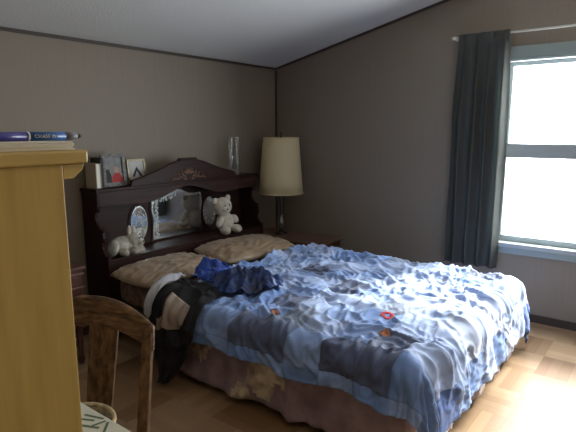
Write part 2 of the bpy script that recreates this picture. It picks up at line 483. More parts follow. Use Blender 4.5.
# ------------------------------------------------------------------ headboard
HX0, HX1 = -2.205, -.57; HC = (HX0+HX1)/2
hb = thing('bookcase_headboard', 'dark mahogany bookcase headboard with arched crest and mirrors against the wall', 'headboard', (HC, -.15, 0))
MB().box((HX0+.02, -.035, .12), (HX1-.02, -.017, 1.05)).build('back_panel', M_MAHOG2, hb)
prof = [(-.018, 0), (-.29, 0), (-.295, .60), (-.262, .63), (-.232, .67), (-.238, .71), (-.25, .74), (-.246, .78), (-.225, .80), (-.190, .83), (-.168, .87),
        (-.172, .91), (-.195, .93), (-.205, .96), (-.208, 1.052), (-.018, 1.052)]
for x in (HX0, HX1-.024):
    m = MB(); m.prism(prof, lambda a, b, d: (d, a, b), x, x+.024); m.build('side_panel', M_MAHOG, hb, bevel=.003)
    # pierced scroll caps on the wavy edge
    for (y, z, r) in ((-.246, .72, .014), (-.24, .79, .012), (-.20, .93, .012), (-.29, .61, .013)):
        MB().blob((x+.012, y, z), (.016, r, r)).build('scroll', M_MAHOG, hb, smooth=True)
MB().box((HX0+.024, -.29, .565), (HX1-.024, -.035, .590)).build('shelf', M_MAHOG, hb, bevel=.004)
MB().box((HX0+.024, -.286, .12), (HX1-.024, -.262, .565)).build('lower_panel', M_MAHOG2, hb, bevel=.003)
MB().box((HX0-.012, -.222, 1.052), (HX1+.012, -.017, 1.076)).build('top_shelf', M_MAHOG, hb, bevel=.004)
# fascia with curved lower edge, below the top shelf
def archz(x):                                     # crest outline, half-profile mirrored about HC
    d = abs(x-HC)
    pts = [(0, 1.238), (.085, 1.236), (.10, 1.226), (.18, 1.207), (.26, 1.178), (.36, 1.146), (.46, 1.120), (.54, 1.103), (.545, 1.074), (.82, 1.074)]
    for (a, za), (b, zb) in zip(pts, pts[1:]):
        if a <= d <= b: return za+(zb-za)*(d-a)/(b-a)
    return 1.074
def lowz(x):
    d = abs(x-HC)
    return .945 + .075*math.exp(-(d/.28)**2) + .012*cos(d*9)
n = 80; xs = [HX0+.024+(HX1-HX0-.048)*i/n for i in range(n+1)]
m = MB(); m.prism([(x, lowz(x)) for x in xs] + [(HX1-.024, 1.052), (HX0+.024, 1.052)], lambda a, b, d: (a, d, b), -.205, -.187)
m.build('fascia', M_MAHOG2, hb)
n = 90; xs = [HC-.545+1.09*i/n for i in range(n+1)]
m = MB(); m.prism([(HC-.545, 1.0765)] + [(x, archz(x)) for x in xs] + [(HC+.545, 1.0765)], lambda a, b, d: (a, d, b), -.216, -.190)
m.build('crest', M_MAHOG, hb, bevel=.003)
m = MB()                                          # moulding following the arch
m.tube([(x, -.205, archz(x)+.004) for x in [HC-.54+1.08*i/60 for i in range(61)]], .011, 8); m.build('crest_moulding', M_MAHOG, hb, smooth=True)
MB().box((HC-.085, -.226, 1.238), (HC+.085, -.180, 1.256)).build('crest_cap', M_MAHOG, hb, bevel=.005)
# carved applique: scrolling leaves around a shell
m = MB()
for k in range(7):
    a = radians(-66+22*k); m.blob((HC+.03*sin(a)*1.3, -.219, 1.125+.034*cos(a)), (.009, .006, .026), Matrix.Rotation(a, 3, 'Y'), 10, 8)
for s in (-1, 1):
    for k, (dx, dz, r, an) in enumerate([(.055, 1.118, .030, 60), (.085, 1.108, .028, 80), (.115, 1.098, .026, 100), (.145, 1.100, .022, 70), (.07, 1.140, .02, 30), (.10, 1.128, .018, 40), (.165, 1.092, .016, 110)]):
        m.blob((HC+s*dx, -.219, dz), (.008, .006, r), Matrix.Rotation(s*radians(an), 3, 'Y'), 10, 8)
    m.blob((HC+s*.04, -.219, 1.090), (.02, .006, .010)); 
m.build('carved_applique', M_CARVE, hb, smooth=True)
# centre mirror (wavy bonnet top) with raised frame, etched flowers on its left
MX0, MX1, MZ0, MZ1 = -1.628, -1.112, .608, .935
def mtop(u): return MZ1 + .045*sin(pi*u)**1.5 + .012*cos(4*pi*u)
def mirror_outline(g):
    P = []
    for i in range(31):
        u = i/30; P.append((MX0-g+(MX1-MX0+2*g)*u, mtop(u)+g))
    P += [(MX1+g+.012, (MZ0+MZ1)/2+.08), (MX1+g-.006, (MZ0+MZ1)/2), (MX1+g+.006, MZ0-g), (MX0-g-.006, MZ0-g), (MX0-g+.006, (MZ0+MZ1)/2), (MX0-g-.012, (MZ0+MZ1)/2+.08)]
    return P
m = MB(); m.prism(mirror_outline(.018), lambda a, b, d: (a, d, b), -.044, -.035); mf = m.build('mirror_frame', M_MAHOG, hb, bevel=.003)
m = MB(); m.prism(mirror_outline(0), lambda a, b, d: (a, d, b), -.048, -.0442); mg = m.build('mirror', M_BEVEL, hb)
m = MB(); m.prism([(x*.91+HC*.09+.0 if False else (x-(MX0+MX1)/2)*.93+(MX0+MX1)/2, (z-.78)*.91+.78) for x, z in mirror_outline(0)], lambda a, b, d: (a, d, b), -.0495, -.0482); m.build('mirror_glass', M_MIRROR, mg)
random.seed(5)
m = MB()
for k in range(46):
    t = k/45
    x = MX0+.035+.012*sin(k*1.7) + (0 if t < .7 else (t-.7)*.62); z = MZ0+.03+min(t, .7)/.7*.30 + (.0 if t < .7 else .015*sin(k))
    z = min(z, mtop((x-MX0)/(MX1-MX0))-.03)
    a = random.uniform(0, pi); m.blob((x, -.0503, z), (.006, .0012, .017), Matrix.Rotation(a, 3, 'Y'), 8, 6)
m.build('etched_flowers', M_ETCH, mg, smooth=True)
for ci, cx in enumerate((-1.757, -1.012)):
    cz, rx, rz = .762, .078, .135
    def ov(g): return [(cx+(rx+g)*cos(2*pi*i/40), cz+(rz+g)*sin(2*pi*i/40)) for i in range(40)]
    m = MB(); m.prism(ov(.02), lambda a, b, d: (a, d, b), -.043, -.035); m.build('mirror_frame', M_MAHOG, hb, bevel=.003)
    m = MB(); m.prism(ov(0), lambda a, b, d: (a, d, b), -.047, -.0432); oo = m.build('mirror', M_BEVEL, hb)
    m = MB(); m.prism(ov(-.010), lambda a, b, d: (a, d, b), -.0482, -.0472); m.build('mirror_glass', M_MIRROR, oo)
    m = MB()
    for k in range(44):
        a = random.uniform(0, 2*pi); q = random.uniform(.15, .85) if ci == 0 else random.uniform(.62, .88)
        m.blob((cx+rx*q*cos(a), -.0488, cz+rz*q*sin(a)), (.004, .001, random.uniform(.010, .020)), Matrix.Rotation(random.uniform(0, pi), 3, 'Y'), 8, 6)
    m.build('etched_flowers', M_ETCH, oo, smooth=True)

# ------------------------------------------------------------------ bed
X0, X1, YH, YF, ZT = -2.20, -.665, -.30, -2.505, .462
bed = thing('bed', 'queen bed with brown patterned sheet and mauve satin skirt in front of the headboard', 'bed', ((X0+X1)/2, (YH+YF)/2, 0))
m = MB()                                          # rounded mattress
def rbox(m, lo, hi, r, n=5):
    def fn(u, v):
        return None
    cx, cy = (lo[0]+hi[0])/2, (lo[1]+hi[1])/2; hx, hy = (hi[0]-lo[0])/2, (hi[1]-lo[1])/2
    rings = []
    for k in range(n+1):
        a = pi/2*k/n; rings.append((r*(1-cos(a)), hi[2]-r+r*sin(a)))
    rings = [(r, lo[2])] + [(r*(1-sin(pi/2*k/n)), lo[2]+r*(1-cos(pi/2*k/n))) for k in range(1, n)] + [(0, lo[2]+r)] + rings
    N_ = 48; vs = []
    for ins, z in rings:
        for i in range(N_):
            a = 2*pi*(i+.5)/N_; c, s_ = cos(a), sin(a)
            e = .14
            vs.append((cx+(hx-ins)*math.copysign(abs(c)**e, c), cy+(hy-ins)*math.copysign(abs(s_)**e, s_), z))
    fs = []
    for j in range(len(rings)-1):
        for i in range(N_):
            l = (i+1) % N_; fs.append((j*N_+i, j*N_+l, (j+1)*N_+l, (j+1)*N_+i))
    fs.append(tuple(range(N_))[::-1]); fs.append(tuple(range((len(rings)-1)*N_, len(rings)*N_)))
    m.add(vs, fs)
rbox(m, (X0+.005, YF+.005, .31), (X1-.005, YH, ZT), .035); mt = m.build('mattress', M_SHEET, bed, smooth=True)
m = MB(); rbox(m, (X0+.02, YF+.02, .12), (X1-.02, YH-.005, .308), .015); m.build('box_spring', M_BOX, bed, smooth=True)
for x in (X0+.15, X1-.15):
    for y in (YH-.15, YF+.2):
        MB().lathe((x, y, 0), [(.02, 0), (.026, .01), (.024, .118)], 14).build('leg', M_DARKP, bed, smooth=True)
# satin skirt round three sides, gathered
def skirt_path(t):
    L1 = abs(YF-(-.92)); L2 = X1-X0; L3 = 1.2; tot = L1+L2+L3; s = t*tot; g = .030
    if s < L1: return (X0-g, -.92-s, -1, 0)
    s -= L1
    if s < L2: return (X0+s, YF-g, 0, -1)
    s -= L2
    return (X1+g, YF+s, 1, 0)
def skirt_fn(u, v):
    x, y, nx, ny = skirt_path(u); s = u*5.0
    z = .43 - v*(.39)
    a = (.004+.026*v)*(sin(s*13+5*fbm((s*1.5, v*.6, 0)))*.7+ridge((s*3.1+.8*v, v*1.2, 2))*.9+.4*fbm((s*11, v*4, 2))) + .018*v
    z += .012*v*fbm((s*3, 7, 0)) + .03*v*max(0, fbm((s*1.3, 3, 0)))
    return (x+nx*a, y+ny*a, z)
sk = MB().grid(skirt_fn, 420, 16).build('bed_skirt', [M_SKIRT, M_GOLD], bed, smooth=True, solid=.003)
for p in sk.data.polygons:
    i = p.index % 420; u = i/420
    vv = (p.index//420)/16
    if any(((u-u0)/ru)**2+((vv-v0)/rv)**2 + .9*fbm((u*38+vv*2.2, vv*3.5-u*14, 4)) < .8 for u0, v0, ru, rv in ((.075, .45, .020, .34), (.185, .55, .028, .40), (.150, .9, .012, .2), (.42, .5, .02, .4), (.58, .5, .02, .4))):
        p.material_index = 1

def drape(cx, cy, off):
    a = X0-cx if cx < X0 else (cx-X1 if cx > X1 else 0); sx = -1 if cx < X0 else 1
    b = YF-cy if cy < YF else 0
    r = hypot(a, b); R = .055
    if r < 1e-9: return Vector((cx, cy, ZT+off))
    dx, dy = sx*a/r, -b/r
    th = min(r/R, pi/2); ex = max(0, r-R*pi/2); fl = radians(9)
    h = R*sin(th)-0.0 + ex*sin(fl); z = ZT - R*(1-cos(th)) - ex*cos(fl)
    bx = min(max(cx, X0+R*.0), X1); by = max(cy, YF)
    p = Vector((bx, by, 0)); 
    return Vector((bx+dx*(h+off*sin(th)), by+dy*(h+off*sin(th)), z+off*cos(th)))

QX0, QX1, QY0, QY1 = X0-.19, X1+.36, -.84, YF-.31
def wrinkle(cx, cy):
    """folds of the unmade quilt: creases fanning from the middle, finer crumples between them"""
    w1 = fbm((cx*1.8, cy*1.8, 1), 3); w2 = fbm((cx*1.8, cy*1.8, 11), 3)
    px, py = cx+.16*w1, cy+.16*w2
    c = cos(.6); s = sin(.6)
    qx, qy = px*c+py*s, -px*s+py*c
    big = ridge((qx*2.2, qy*4.6, 2))
    mid = ridge((px*6.5+3, py*4.0, 5))
    fine = ridge((qx*9, qy*15, 8))
    fine2 = ridge((px*13+qy*4, py*19, 3))
    h = .020*max(0, big)**1.7 + .020*max(0, mid)**2 + .014*max(0, fine)**1.9 + .006*max(0, fine2)**1.5
    h += .012*fbm((cx*3, cy*3, 4), 2)
    return h
def quilt_cloth(u, v):
    hem = .030*fbm((v*5, 1, 1), 2)
    cx = QX0 + hem*(1-u)*1.0 + (QX1-QX0)*u
    cy = QY0 + (QY1-QY0)*v + .09*(1-v)*fbm((u*4, 2, 6), 3) + (1-v)*(1-u)*(-.16) + (1-v)**3*max(0, u-.80)*.6
    return cx, cy
def quilt_off(cx, cy):
    a = max(0, X0-cx, cx-X1); b = max(0, YF-cy); r = hypot(a, b)
    side = min(1, r/.16)
    w = wrinkle(cx, cy)*(1-.45*side) + .006
    along = cy if a > b else cx
    if a > 0 and b > 0:
        along = math.atan2(a, b)*.55
    fold = side*(.020*sin(along*15 + 4*fbm((along*1.3, 0, 3)))*(.5+.8*fbm((along*3, 5, 5))) + .004*sin(along*43+3*fbm((along*4, 2, 2))) + .010*fbm((cx*6, cy*6, 3)))
    return w + max(-.002, fold+.02*side) + .012
def quilt_fn(u, v):
    cx, cy = quilt_cloth(u, v)
    return drape(cx, cy, quilt_off(cx, cy) + .022*math.exp(-(v/.035)**2))
def under(cx, cy):
    """height of whatever already lies on the mattress here"""
    k = min(1, max(0, (-.80-cy)/.12))
    return (quilt_off(cx, cy)+.008)*k if cx > QX0-.05 else max(.03, quilt_off(max(cx, QX0), cy)*1.0)*k
def quilt_uv(u, v):
    x = (QX1-QX0)*u
    return (x-.065 if x < .065 else ((x-.065)/.14*.2 if x < .205 else x-.005), -(QY1-QY0)*v+.0)
ql = MB().grid(quilt_fn, 300, 330, quilt_uv).build('quilt', M_DENIM, smooth=True, solid=.006)
DEN = dict(L=(0.25, 0.38, 0.71), P=(0.40, 0.52, 0.82), D=(0.075, 0.10, 0.20), S=(0.10, 0.135, 0.25), M=(0.16, 0.28, 0.60), B=(0.09, 0.18, 0.50), W=(0.50, 0.60, 0.84), G=(0.22, 0.28, 0.42))
NEAR = 'LLLSSLDDMMB'           # first column of squares along the near edge, head to foot
ROWS = ['PLMLGPLSPBM', 'LPMSPLMPPLB', 'PLPLPPGPWML', 'MPLPSLPWPPM', 'LPSLPPLPWMP', 'PLPPLPWPPWL', 'LPMLPPPLPPM']
rnd = random.Random(11)
ca = ql.data.attributes.new('patch', 'FLOAT_COLOR', 'FACE')
for p in ql.data.polygons:
    jj, ii = divmod(p.index, 300)
    uvx, uvy = quilt_uv((ii+.5)/300, (jj+.5)/330)
    i = math.floor(uvx/.2); j = max(0, min(10, math.floor(uvy/.2)))
    if i < 0: c = DEN['M'] if j % 2 else DEN['L']
    elif uvy > .2*10.05: c = DEN['B'] if i % 2 else DEN['L']
    elif i == 0: c = DEN[NEAR[j]]
    else: c = DEN[ROWS[(i-1) % 7][j]]
    ca.data[p.index].color = (*c, 1)
tag(ql, 'wrinkled blue denim patchwork quilt spread over the bed', 'quilt')
def on_quilt(cx, cy, lift=.006):
    u = (cx-QX0)/(QX1-QX0); v = (cy-QY0)/(QY1-QY0)
    for _ in range(6):
        p = quilt_fn(u, v); u += (cx-p.x)/(QX1-QX0); v += (cy-p.y)/(QY1-QY0)
    return quilt_fn(u, v) + Vector((0, 0, lift))
def badge(cx, cy, rad, material, name, inner=None):
    m = MB()
    def fn(u, v):
        a = 2*pi*u; q = rad*(inner+(1-inner)*v if inner else v)
        return on_quilt(cx+q*cos(a), cy+q*sin(a)*1.05, .0055)
    m.grid(fn, 20, 4); o = m.build(name, material, ql, smooth=True, solid=.0015); return o
for args in ((-2.111, -1.687, .030, M_BDRK, 'applique'), (-2.111, -1.687, .019, M_BORG, 'applique', None), (-1.80, -2.19, .034, M_BRED, 'applique', .5), (-2.03, -2.29, .027, M_BORG, 'applique')):
    o = badge(*args)
    if args[2] == .019:
        for v_ in o.data.vertices: v_.co.z += .002
# satin pillows
def pillow(name_label, c, hx, hy, hz, rz, rx, seed):
    R = Matrix.Rotation(rz, 3, 'Z') @ Matrix.Rotation(rx, 3, 'X')
    c = Vector(c); m = MB(); n = 44
    def side(sg):
        def fn(u, v):
            a, b = 2*u-1, 2*v-1
            e = max(0, 1-abs(a)**2.6)**.55*max(0, 1-abs(b)**2.6)**.55
            pin = 1 - .07*(1-abs(a))*abs(b)**2 ; pin2 = 1 - .07*(1-abs(b))*abs(a)**2
            w = .011*ridge((a*2.6+seed+b, b*2.2, sg))+.014*max(0, ridge((a*4.5+seed-b*2, b*5-a*2, 3*sg)))**2
            rc = 1 - .10*(a*a*b*b)**1.2
            z = sg*(hz*e) + (w if sg > 0 else .2*w)*(e**.3)*(1 if e > .02 else 0)
            return c + R @ Vector((hx*a*rc, hy*b*rc, z))
        return fn
    m.grid(side(1), n, n); m.grid(side(-1), n, n)
    o = m.build('pillow', M_SATIN, smooth=True)
    recentre(o); tag(o, name_label, 'pillow'); return o
pillow('tan satin pillow on the left side of the bed nearest the nightstand', (-1.925, -.60, .520), .365, .235, .050, radians(3), radians(3), 1.0)
pillow('tan satin pillow on the right side of the bed toward the lamp', (-1.145, -.60, .524), .40, .245, .052, radians(-7), radians(4), 7.0)

# ------------------------------------------------------------------ clothes thrown on the bed
def cloth_patch(name, material, label, fn_c, nu=60, nv=60, solid=.003, cat='clothing', parent=None):
    o = MB().grid(fn_c, nu, nv).build(name, material, parent, smooth=True, solid=solid)
    if parent is None: recentre(o); tag(o, label, cat)
    return o
# black jacket: lies on the near edge and hangs to the floor in a point
def jk_row(v):
    tip = max(0, (v-.45)/.55)
    return -1.10 + .010*tip + .01*sin(v*6), .215*(1-.82*tip**1.25) * (.72+.28*sin(pi/2*min(1, v*3)))
def jk_off(cx, cy):
    v = (-2.07-cx)/.58; yc, hw = jk_row(min(1, max(0, v))); u = min(1.1, max(-.1, (cy-yc)/(2*hw)+.5))
    side = min(1, max(0, X0-cx)/.1)
    return .028*(1-side)*max(0, sin(pi*u)) + .026*max(0, sin(pi*u))*side + .013*(1+sin(u*15+v*4+2*fbm((u*2, v*2, 1))))*(.3+.7*side) + .012*max(0, ridge((u*4, v*5, 2)))
def jacket(u, v):
    # v runs from the top of the mattress over the edge and down
    yc, hw = jk_row(v)
    cx = -2.07 - v*.58 + .02*fbm((u*4, 1, 1)); cy = yc + (u-.5)*2*hw
    return drape(cx, cy, under(cx, cy) + .010 + jk_off(cx, cy))
jk = cloth_patch('jacket', M_BLACK, 'black jacket hanging over the near side of the bed to the floor', jacket, 70, 90, .008)
def lining_fn(cx0, cy0, lx, ly, sk, k):
    def fn(u, v):
        cx = cx0 - v*lx*(.8+.2*sin(3*u)) - sk*u; cy = cy0 - ly*(u + .12*sin(3*v))*(1-.25*v)
        return drape(cx, cy, under(cx, cy) + .019 + k + jk_off(cx, cy) + .010*sin(pi*u)*sin(pi*v) + .004*sin(u*17))
    return fn
for args in ((-2.300, -1.010, .070, .060, -.02, 0.0), (-2.235, -1.085, .085, .150, .012, 0.002)):
    lo = MB().grid(lining_fn(*args), 30, 24).build('lining', M_LINING, jk, smooth=True, solid=.006)
    lo['label'] = 'cream lining turned out at the collar'
def heap(cx0, cy0, rx, ry, hh, seed, rot=0.0, base=.05):
    def fn(u, v):
        a, b = 2*u-1, 2*v-1
        # square to disc, ragged edge
        x = a*math.sqrt(max(0, 1-b*b/2)); y = b*math.sqrt(max(0, 1-a*a/2)); r = min(1, hypot(x, y))
        k = 1+.22*fbm((x*2+seed, y*2, 0), 3)
        lx, ly = x*rx*k, y*ry*k
        cx = cx0+lx*cos(rot)-ly*sin(rot); cy = cy0+lx*sin(rot)+ly*cos(rot)
        e = (1-r**2.2)
        q = (cx*9+seed, cy*9, seed)
        off = under(cx, cy) + base*.3 + hh*e*(.30+.75*max(0, ridge((cx*6+seed, cy*8+cx*3, 1)))) + .018*max(0, ridge((cx*14+cy*5, cy*12+seed, 2)))*(.3+e) + .004*ridge((cx*29, cy*31+seed, 2))*e
        return drape(cx, cy, off+.010)
    return fn
cloth_patch('nightgown', M_BLUE, 'shiny royal blue satin garment crumpled against the left pillow', heap(-1.885, -.985, .14, .14, .095, 3.1, .3, .05), 60, 60)
cloth_patch('robe', M_NAVY, 'dark navy satin robe crumpled on the quilt beside the black jacket', heap(-1.90, -1.27, .17, .24, .080, 8.4, .5, .05), 70, 70)
cloth_patch('undershirt', M_WHITEC, 'small white cotton garment bunched beside the black jacket near the pillow', heap(-2.185, -.905, .14, .050, .035, 5.5, .1, .13), 40, 40)

# ------------------------------------------------------------------ lamp table and lamp
tb = thing('lamp_table', 'low reddish brown table in the corner under the lamp', 'table', (-.38, -.48, 0))
MB().box((-.505, -.90, .455), (-.13, -.035, .478)).build('tabletop', M_TABLE, tb, bevel=.005)
MB().box((-.485, -.88, .38), (-.15, -.055, .455)).build('apron', M_STAND, tb, bevel=.003)
for x in (-.465, -.17):
    for y in (-.86, -.075): MB().lathe((x, y, 0), [(.014, 0), (.018, .02), (.022, .25), (.026, .30), (.02, .32), (.024, .38)], 16).build('leg', M_STAND, tb, smooth=True)
LX, LY = -.315, -.31
lp = thing('table_lamp', 'tall table lamp with cream drum shade on the corner table', 'lamp', (LX, LY, .478))
MB().lathe((LX, LY, .478), [(.065, 0), (.068, .008), (.05, .018), (.022, .03), (.014, .045)], 28).build('base', M_METAL, lp, smooth=True)
MB().lathe((LX, LY, .523), [(.012, 0), (.030, .02), (.040, .05), (.034, .085), (.018, .115), (.012, .13), (.017, .14), (.012, .15)], 24).build('crystal_ball', M_CRYSTAL, lp, smooth=True)
MB().lathe((LX, LY, .673), [(.010, 0), (.014, .02), (.012, .10), (.016, .17), (.010, .2), (.008, .26)], 18).build('stem', M_METAL, lp, smooth=True)
st = MB().lathe((LX, LY, .933), [(.019, 0), (.019, .07), (.012, .075)], 16).build('socket', M_METAL, lp, smooth=True)
MB().lathe((LX, LY, 1.005), [(.012, 0), (.03, .05), (.027, .09), (.0, .11)], 18, False).build('bulb', M_PAPER, lp, smooth=True)
hr = [(LX, LY-.0, .95)] + [(LX, LY+.07*sin(pi*t/12*1.0), .95+.475*t/12) for t in range(1, 13)]
m = MB()
for s in (-1, 1): m.tube([(LX, LY+s*.075*sin(pi*t/14), .95+.450*t/14) for t in range(15)], .002, 6)
m.build('harp', M_METAL, lp, smooth=True)
m = MB()
RB, RT, ZB, ZH = .212, .170, .872, 1.405
def shp(u, v): a = 2*pi*u; r = RB+(RT-RB)*v; return (LX+r*cos(a), LY+r*sin(a), ZB+(ZH-ZB)*v)
m.grid(shp, 64, 4); sh = m.build('lamp_shade', M_SHADE, lp, smooth=True, solid=.002)
for r, z in ((RB, ZB+.006), (RT, ZH-.006)):
    m = MB(); m.tube([(LX+(r+.001)*cos(2*pi*i/64), LY+(r+.001)*sin(2*pi*i/64), z) for i in range(64)], .005, 6, True)
    m.build('shade_trim', M_SHADE, sh, smooth=True)
m = MB()
for k in range(3): a = 2*pi*k/3; m.tube([(LX, LY, 1.402), (LX+RT*cos(a), LY+RT*sin(a), 1.400)], .0018, 6)
m.build('spider', M_METAL, lp, smooth=True)
MB().lathe((LX, LY, 1.401), [(.006, 0), (.012, .008), (.005, .018), (.009, .03), (.011, .04), (.002, .055)], 14).build('finial', M_METAL, lp, smooth=True)

# ------------------------------------------------------------------ nightstand on the left
ns = thing('nightstand', 'dark cherry nightstand with moulded drawer beside the headboard left end', 'nightstand', (-2.70, -.25, 0))
a, b, c, d = -2.95, -2.465, -.455, -.03
MB().box((a, c, .615), (b, d, .640)).build('top', M_STAND, ns, bevel=.006)
MB().box((a+.02, c+.02, .44), (b-.02, d, .615)).build('body', M_STAND, ns, bevel=.003)
MB().box((a+.008, c+.008, .585), (b-.008, d, .600)).box((a+.008, c+.008, .50), (b-.008, d, .512)).box((a+.008, c+.008, .44), (b-.008, d, .455)).build('moulding', M_TABLE, ns, bevel=.003)
dr = MB().box((a+.05, c+.010, .518), (b-.05, c+.022, .580)).build('drawer', M_STAND, ns, bevel=.003)
MB().blob(((a+b)/2, c+.0, .55), (.013, .013, .013)).build('knob', M_METAL, dr, smooth=True)
for x in (a+.045, b-.045):
    for y in (c+.045, d-.03): MB().lathe((x, y, 0), [(.016, 0), (.022, .03), (.014, .06), (.020, .2), (.024, .36), (.018, .39), (.024, .44)], 16).build('leg', M_STAND, ns, smooth=True)
MB().box((a+.04, c+.04, .12), (b-.04, d-.02, .135)).build('lower_shelf', M_STAND, ns, bevel=.003)

# ------------------------------------------------------------------ things on the headboard
ZS = .590; ZTOP = 1.076
# white teddy bear seated on the shelf, facing the room
def plush(name, label, cat, base, scale, blobs, ears, material, earmat, eyes, nose):
    t = thing(name, label, cat, base); base = Vector(base)
    m = MB()
    for (p, r, rt) in blobs:
        m.blob(base+Vector(p)*scale, tuple(q*scale for q in r), rt)
    m.build('body', material, t, smooth=True, remesh=.0065)
    for (p, r) in ears: MB().blob(base+Vector(p)*scale, tuple(q*scale for q in r)).build('ear', earmat, t, smooth=True)
    for p in eyes: MB().blob(base+Vector(p)*scale, (.006*scale/1,)*3, None, 10, 8).build('eye', M_DARKP, t, smooth=True)
    MB().blob(base+Vector(nose)*scale, (.009*scale, .006*scale, .006*scale), None, 10, 8).build('nose', M_DARKP, t, smooth=True)
    return t
Ry = lambda d: Matrix.Rotation(radians(d), 3, 'Y'); Rx = lambda d: Matrix.Rotation(radians(d), 3, 'X')
plush('teddy_bear', 'cream white teddy bear seated on the headboard shelf beside the right oval mirror', 'stuffed toy', (-1.015, -.240, ZS+.003), 1.04,
      [((0, 0, .088), (.078, .064, .088), None), ((-.035, -.01, .225), (.086, .068, .078), None), ((-.055, -.060, .208), (.032, .028, .025), None),
       ((-.075, -.075, .035), (.034, .055, .034), None), ((.055, -.078, .035), (.040, .055, .035), None), ((-.095, -.035, .105), (.026, .030, .05), Ry(35)), ((.082, -.035, .11), (.028, .030, .045), Ry(-40))],
      [((-.105, 0, .275), (.028, .016, .028)), ((.038, 0, .288), (.028, .016, .028))], M_PLUSH, M_PLUSH,
      [(-.068, -.075, .240), (-.022, -.078, .243)], (-.058, -.090, .212))
plush('plush_lamb', 'small grey and cream plush animal slumped at the left end of the headboard shelf', 'stuffed toy', (-2.030, -.205, ZS), .98,
      [((0, 0, .070), (.100, .060, .068), None), ((.080, -.03, .105), (.058, .05, .05), None), ((.115, -.065, .085), (.035, .03, .027), None),
       ((-.095, -.03, .065), (.036, .05, .06), Ry(20)), ((-.03, -.07, .03), (.033, .05, .03), None), ((.05, -.075, .03), (.033, .048, .03), None), ((.10, -.07, .032), (.04, .045, .03), None)],
      [((.055, -.02, .168), (.018, .014, .045)), ((.100, -.01, .165), (.018, .014, .042))], M_PLUSHG, M_PLUSH,
      [(.095, -.083, .118), (.125, -.078, .118)], (.122, -.096, .092))

# frames and book at the left of the top shelf
def flat_on(m, x0, x1, z0, z1, y, t=.0015): m.box((x0, y-t, z0), (x1, y, z1)); return m
def picture_frame(label, x0, x1, z0, z1, y, border, fm, th=.018, lean=6):
    t = thing('picture_frame', label, 'picture frame', ((x0+x1)/2, y, z0))
    m = MB()
    m.box((x0, y-th, z0), (x1, y, z0+border)); m.box((x0, y-th, z1-border), (x1, y, z1)); m.box((x0, y-th, z0+border), (x0+border, y, z1-border)); m.box((x1-border, y-th, z0+border), (x1, y, z1-border))
    m.build('frame', fm, t, bevel=.003)
    t.rotation_euler.x = radians(-lean)
    return t
f1 = picture_frame('white pebbled picture frame showing a figure in red on the headboard top', -2.105, -1.915, ZTOP+.001, 1.306, -.135, .026, M_SILVER)
MB().box((-2.082, -.142, ZTOP+.025), (-1.938, -.137, 1.282)).build('photo', M_PGREY, f1)
m = MB(); m.prism([(-2.035, ZTOP+.03), (-1.942, ZTOP+.03), (-1.945, 1.135), (-1.965, 1.168), (-1.985, 1.178), (-2.005, 1.172), (-2.025, 1.15)], lambda a, b, d: (a, d, b), -.1432, -.1420); m.build('photo_print', M_PRED, f1)
m = MB(); m.prism([(-1.990+.020*cos(2*pi*i/16), 1.195+.024*sin(2*pi*i/16)) for i in range(16)], lambda a, b, d: (a, d, b), -.1434, -.1424); m.build('photo_print', M_PSKIN, f1)
m = MB(); m.prism([(-2.078, ZTOP+.03), (-2.036, ZTOP+.03), (-2.034, 1.15), (-2.05, 1.20), (-2.072, 1.20)], lambda a, b, d: (a, d, b), -.1432, -.1420); m.build('photo_print', M_PDARK, f1)
f1.location.y += .0
f2 = picture_frame('small gilt rimmed picture frame right of the red figure picture on the headboard', -1.872, -1.712, ZTOP+.001, 1.262, -.10, .016, M_GILT, .014, 8)
MB().box((-1.858, -.108, ZTOP+.015), (-1.726, -.103, 1.248)).build('photo', M_PWHITE, f2)
m = MB(); m.prism([(-1.835, 1.13), (-1.79, 1.205), (-1.745, 1.13), (-1.765, 1.13), (-1.79, 1.175), (-1.815, 1.13)], lambda a, b, d: (a, d, b), -.1094, -.1082); m.build('photo_print', M_PDARK, f2)
t = thing('book', 'cream covered upright book at the left end of the headboard top', 'book', (-2.165, -.12, ZTOP))
MB().box((-2.185, -.185, ZTOP+.001), (-2.181, -.055, 1.25)).box((-2.150, -.185, ZTOP+.001), (-2.146, -.055, 1.25)).box((-2.181, -.059, ZTOP+.001), (-2.150, -.055, 1.25)).build('cover', M_CREAMB, t)
MB().box((-2.180, -.181, ZTOP+.004), (-2.151, -.060, 1.246)).build('pages', M_PAPER, t)
t = thing('book', 'slim dark upright book between the cream book and the picture frame', 'book', (-2.127, -.12, ZTOP))
MB().box((-2.138, -.170, ZTOP+.001), (-2.135, -.05, 1.285)).box((-2.119, -.170, ZTOP+.001), (-2.116, -.05, 1.285)).box((-2.135, -.170, ZTOP+.001), (-2.119, -.166, 1.285)).build('cover', M_PDARK, t)
MB().box((-2.134, -.164, ZTOP+.004), (-2.120, -.052, 1.281)).build('pages', M_PAPER, t)
# glass candle holders
def vase(x, y, label):
    prof = [(.030, 0), (.034, .006), (.026, .016), (.012, .03), (.010, .05), (.022, .075), (.030, .11), (.030, .15), (.022, .185), (.016, .21), (.018, .26), (.024, .33)]
    m = MB(); m.lathe((x, y, ZTOP+.001), prof, 26, False)
    m.lathe((x, y, ZTOP+.001), [(max(.001, r-.0025), z+.002) for r, z in prof[3:]], 26, False)
    m.lathe((x, y, ZTOP+.001), [(.030, 0), (.0005, .0005)], 26, False)
    o = m.build('glass_vase', M_VASE, smooth=True); recentre(o); tag(o, label, 'vase'); return o
vase(-.795, -.115, 'tall clear glass vase on the headboard top, nearer the carved crest')
vase(-.715, -.115, 'tall clear glass vase on the headboard top, nearer the lamp')

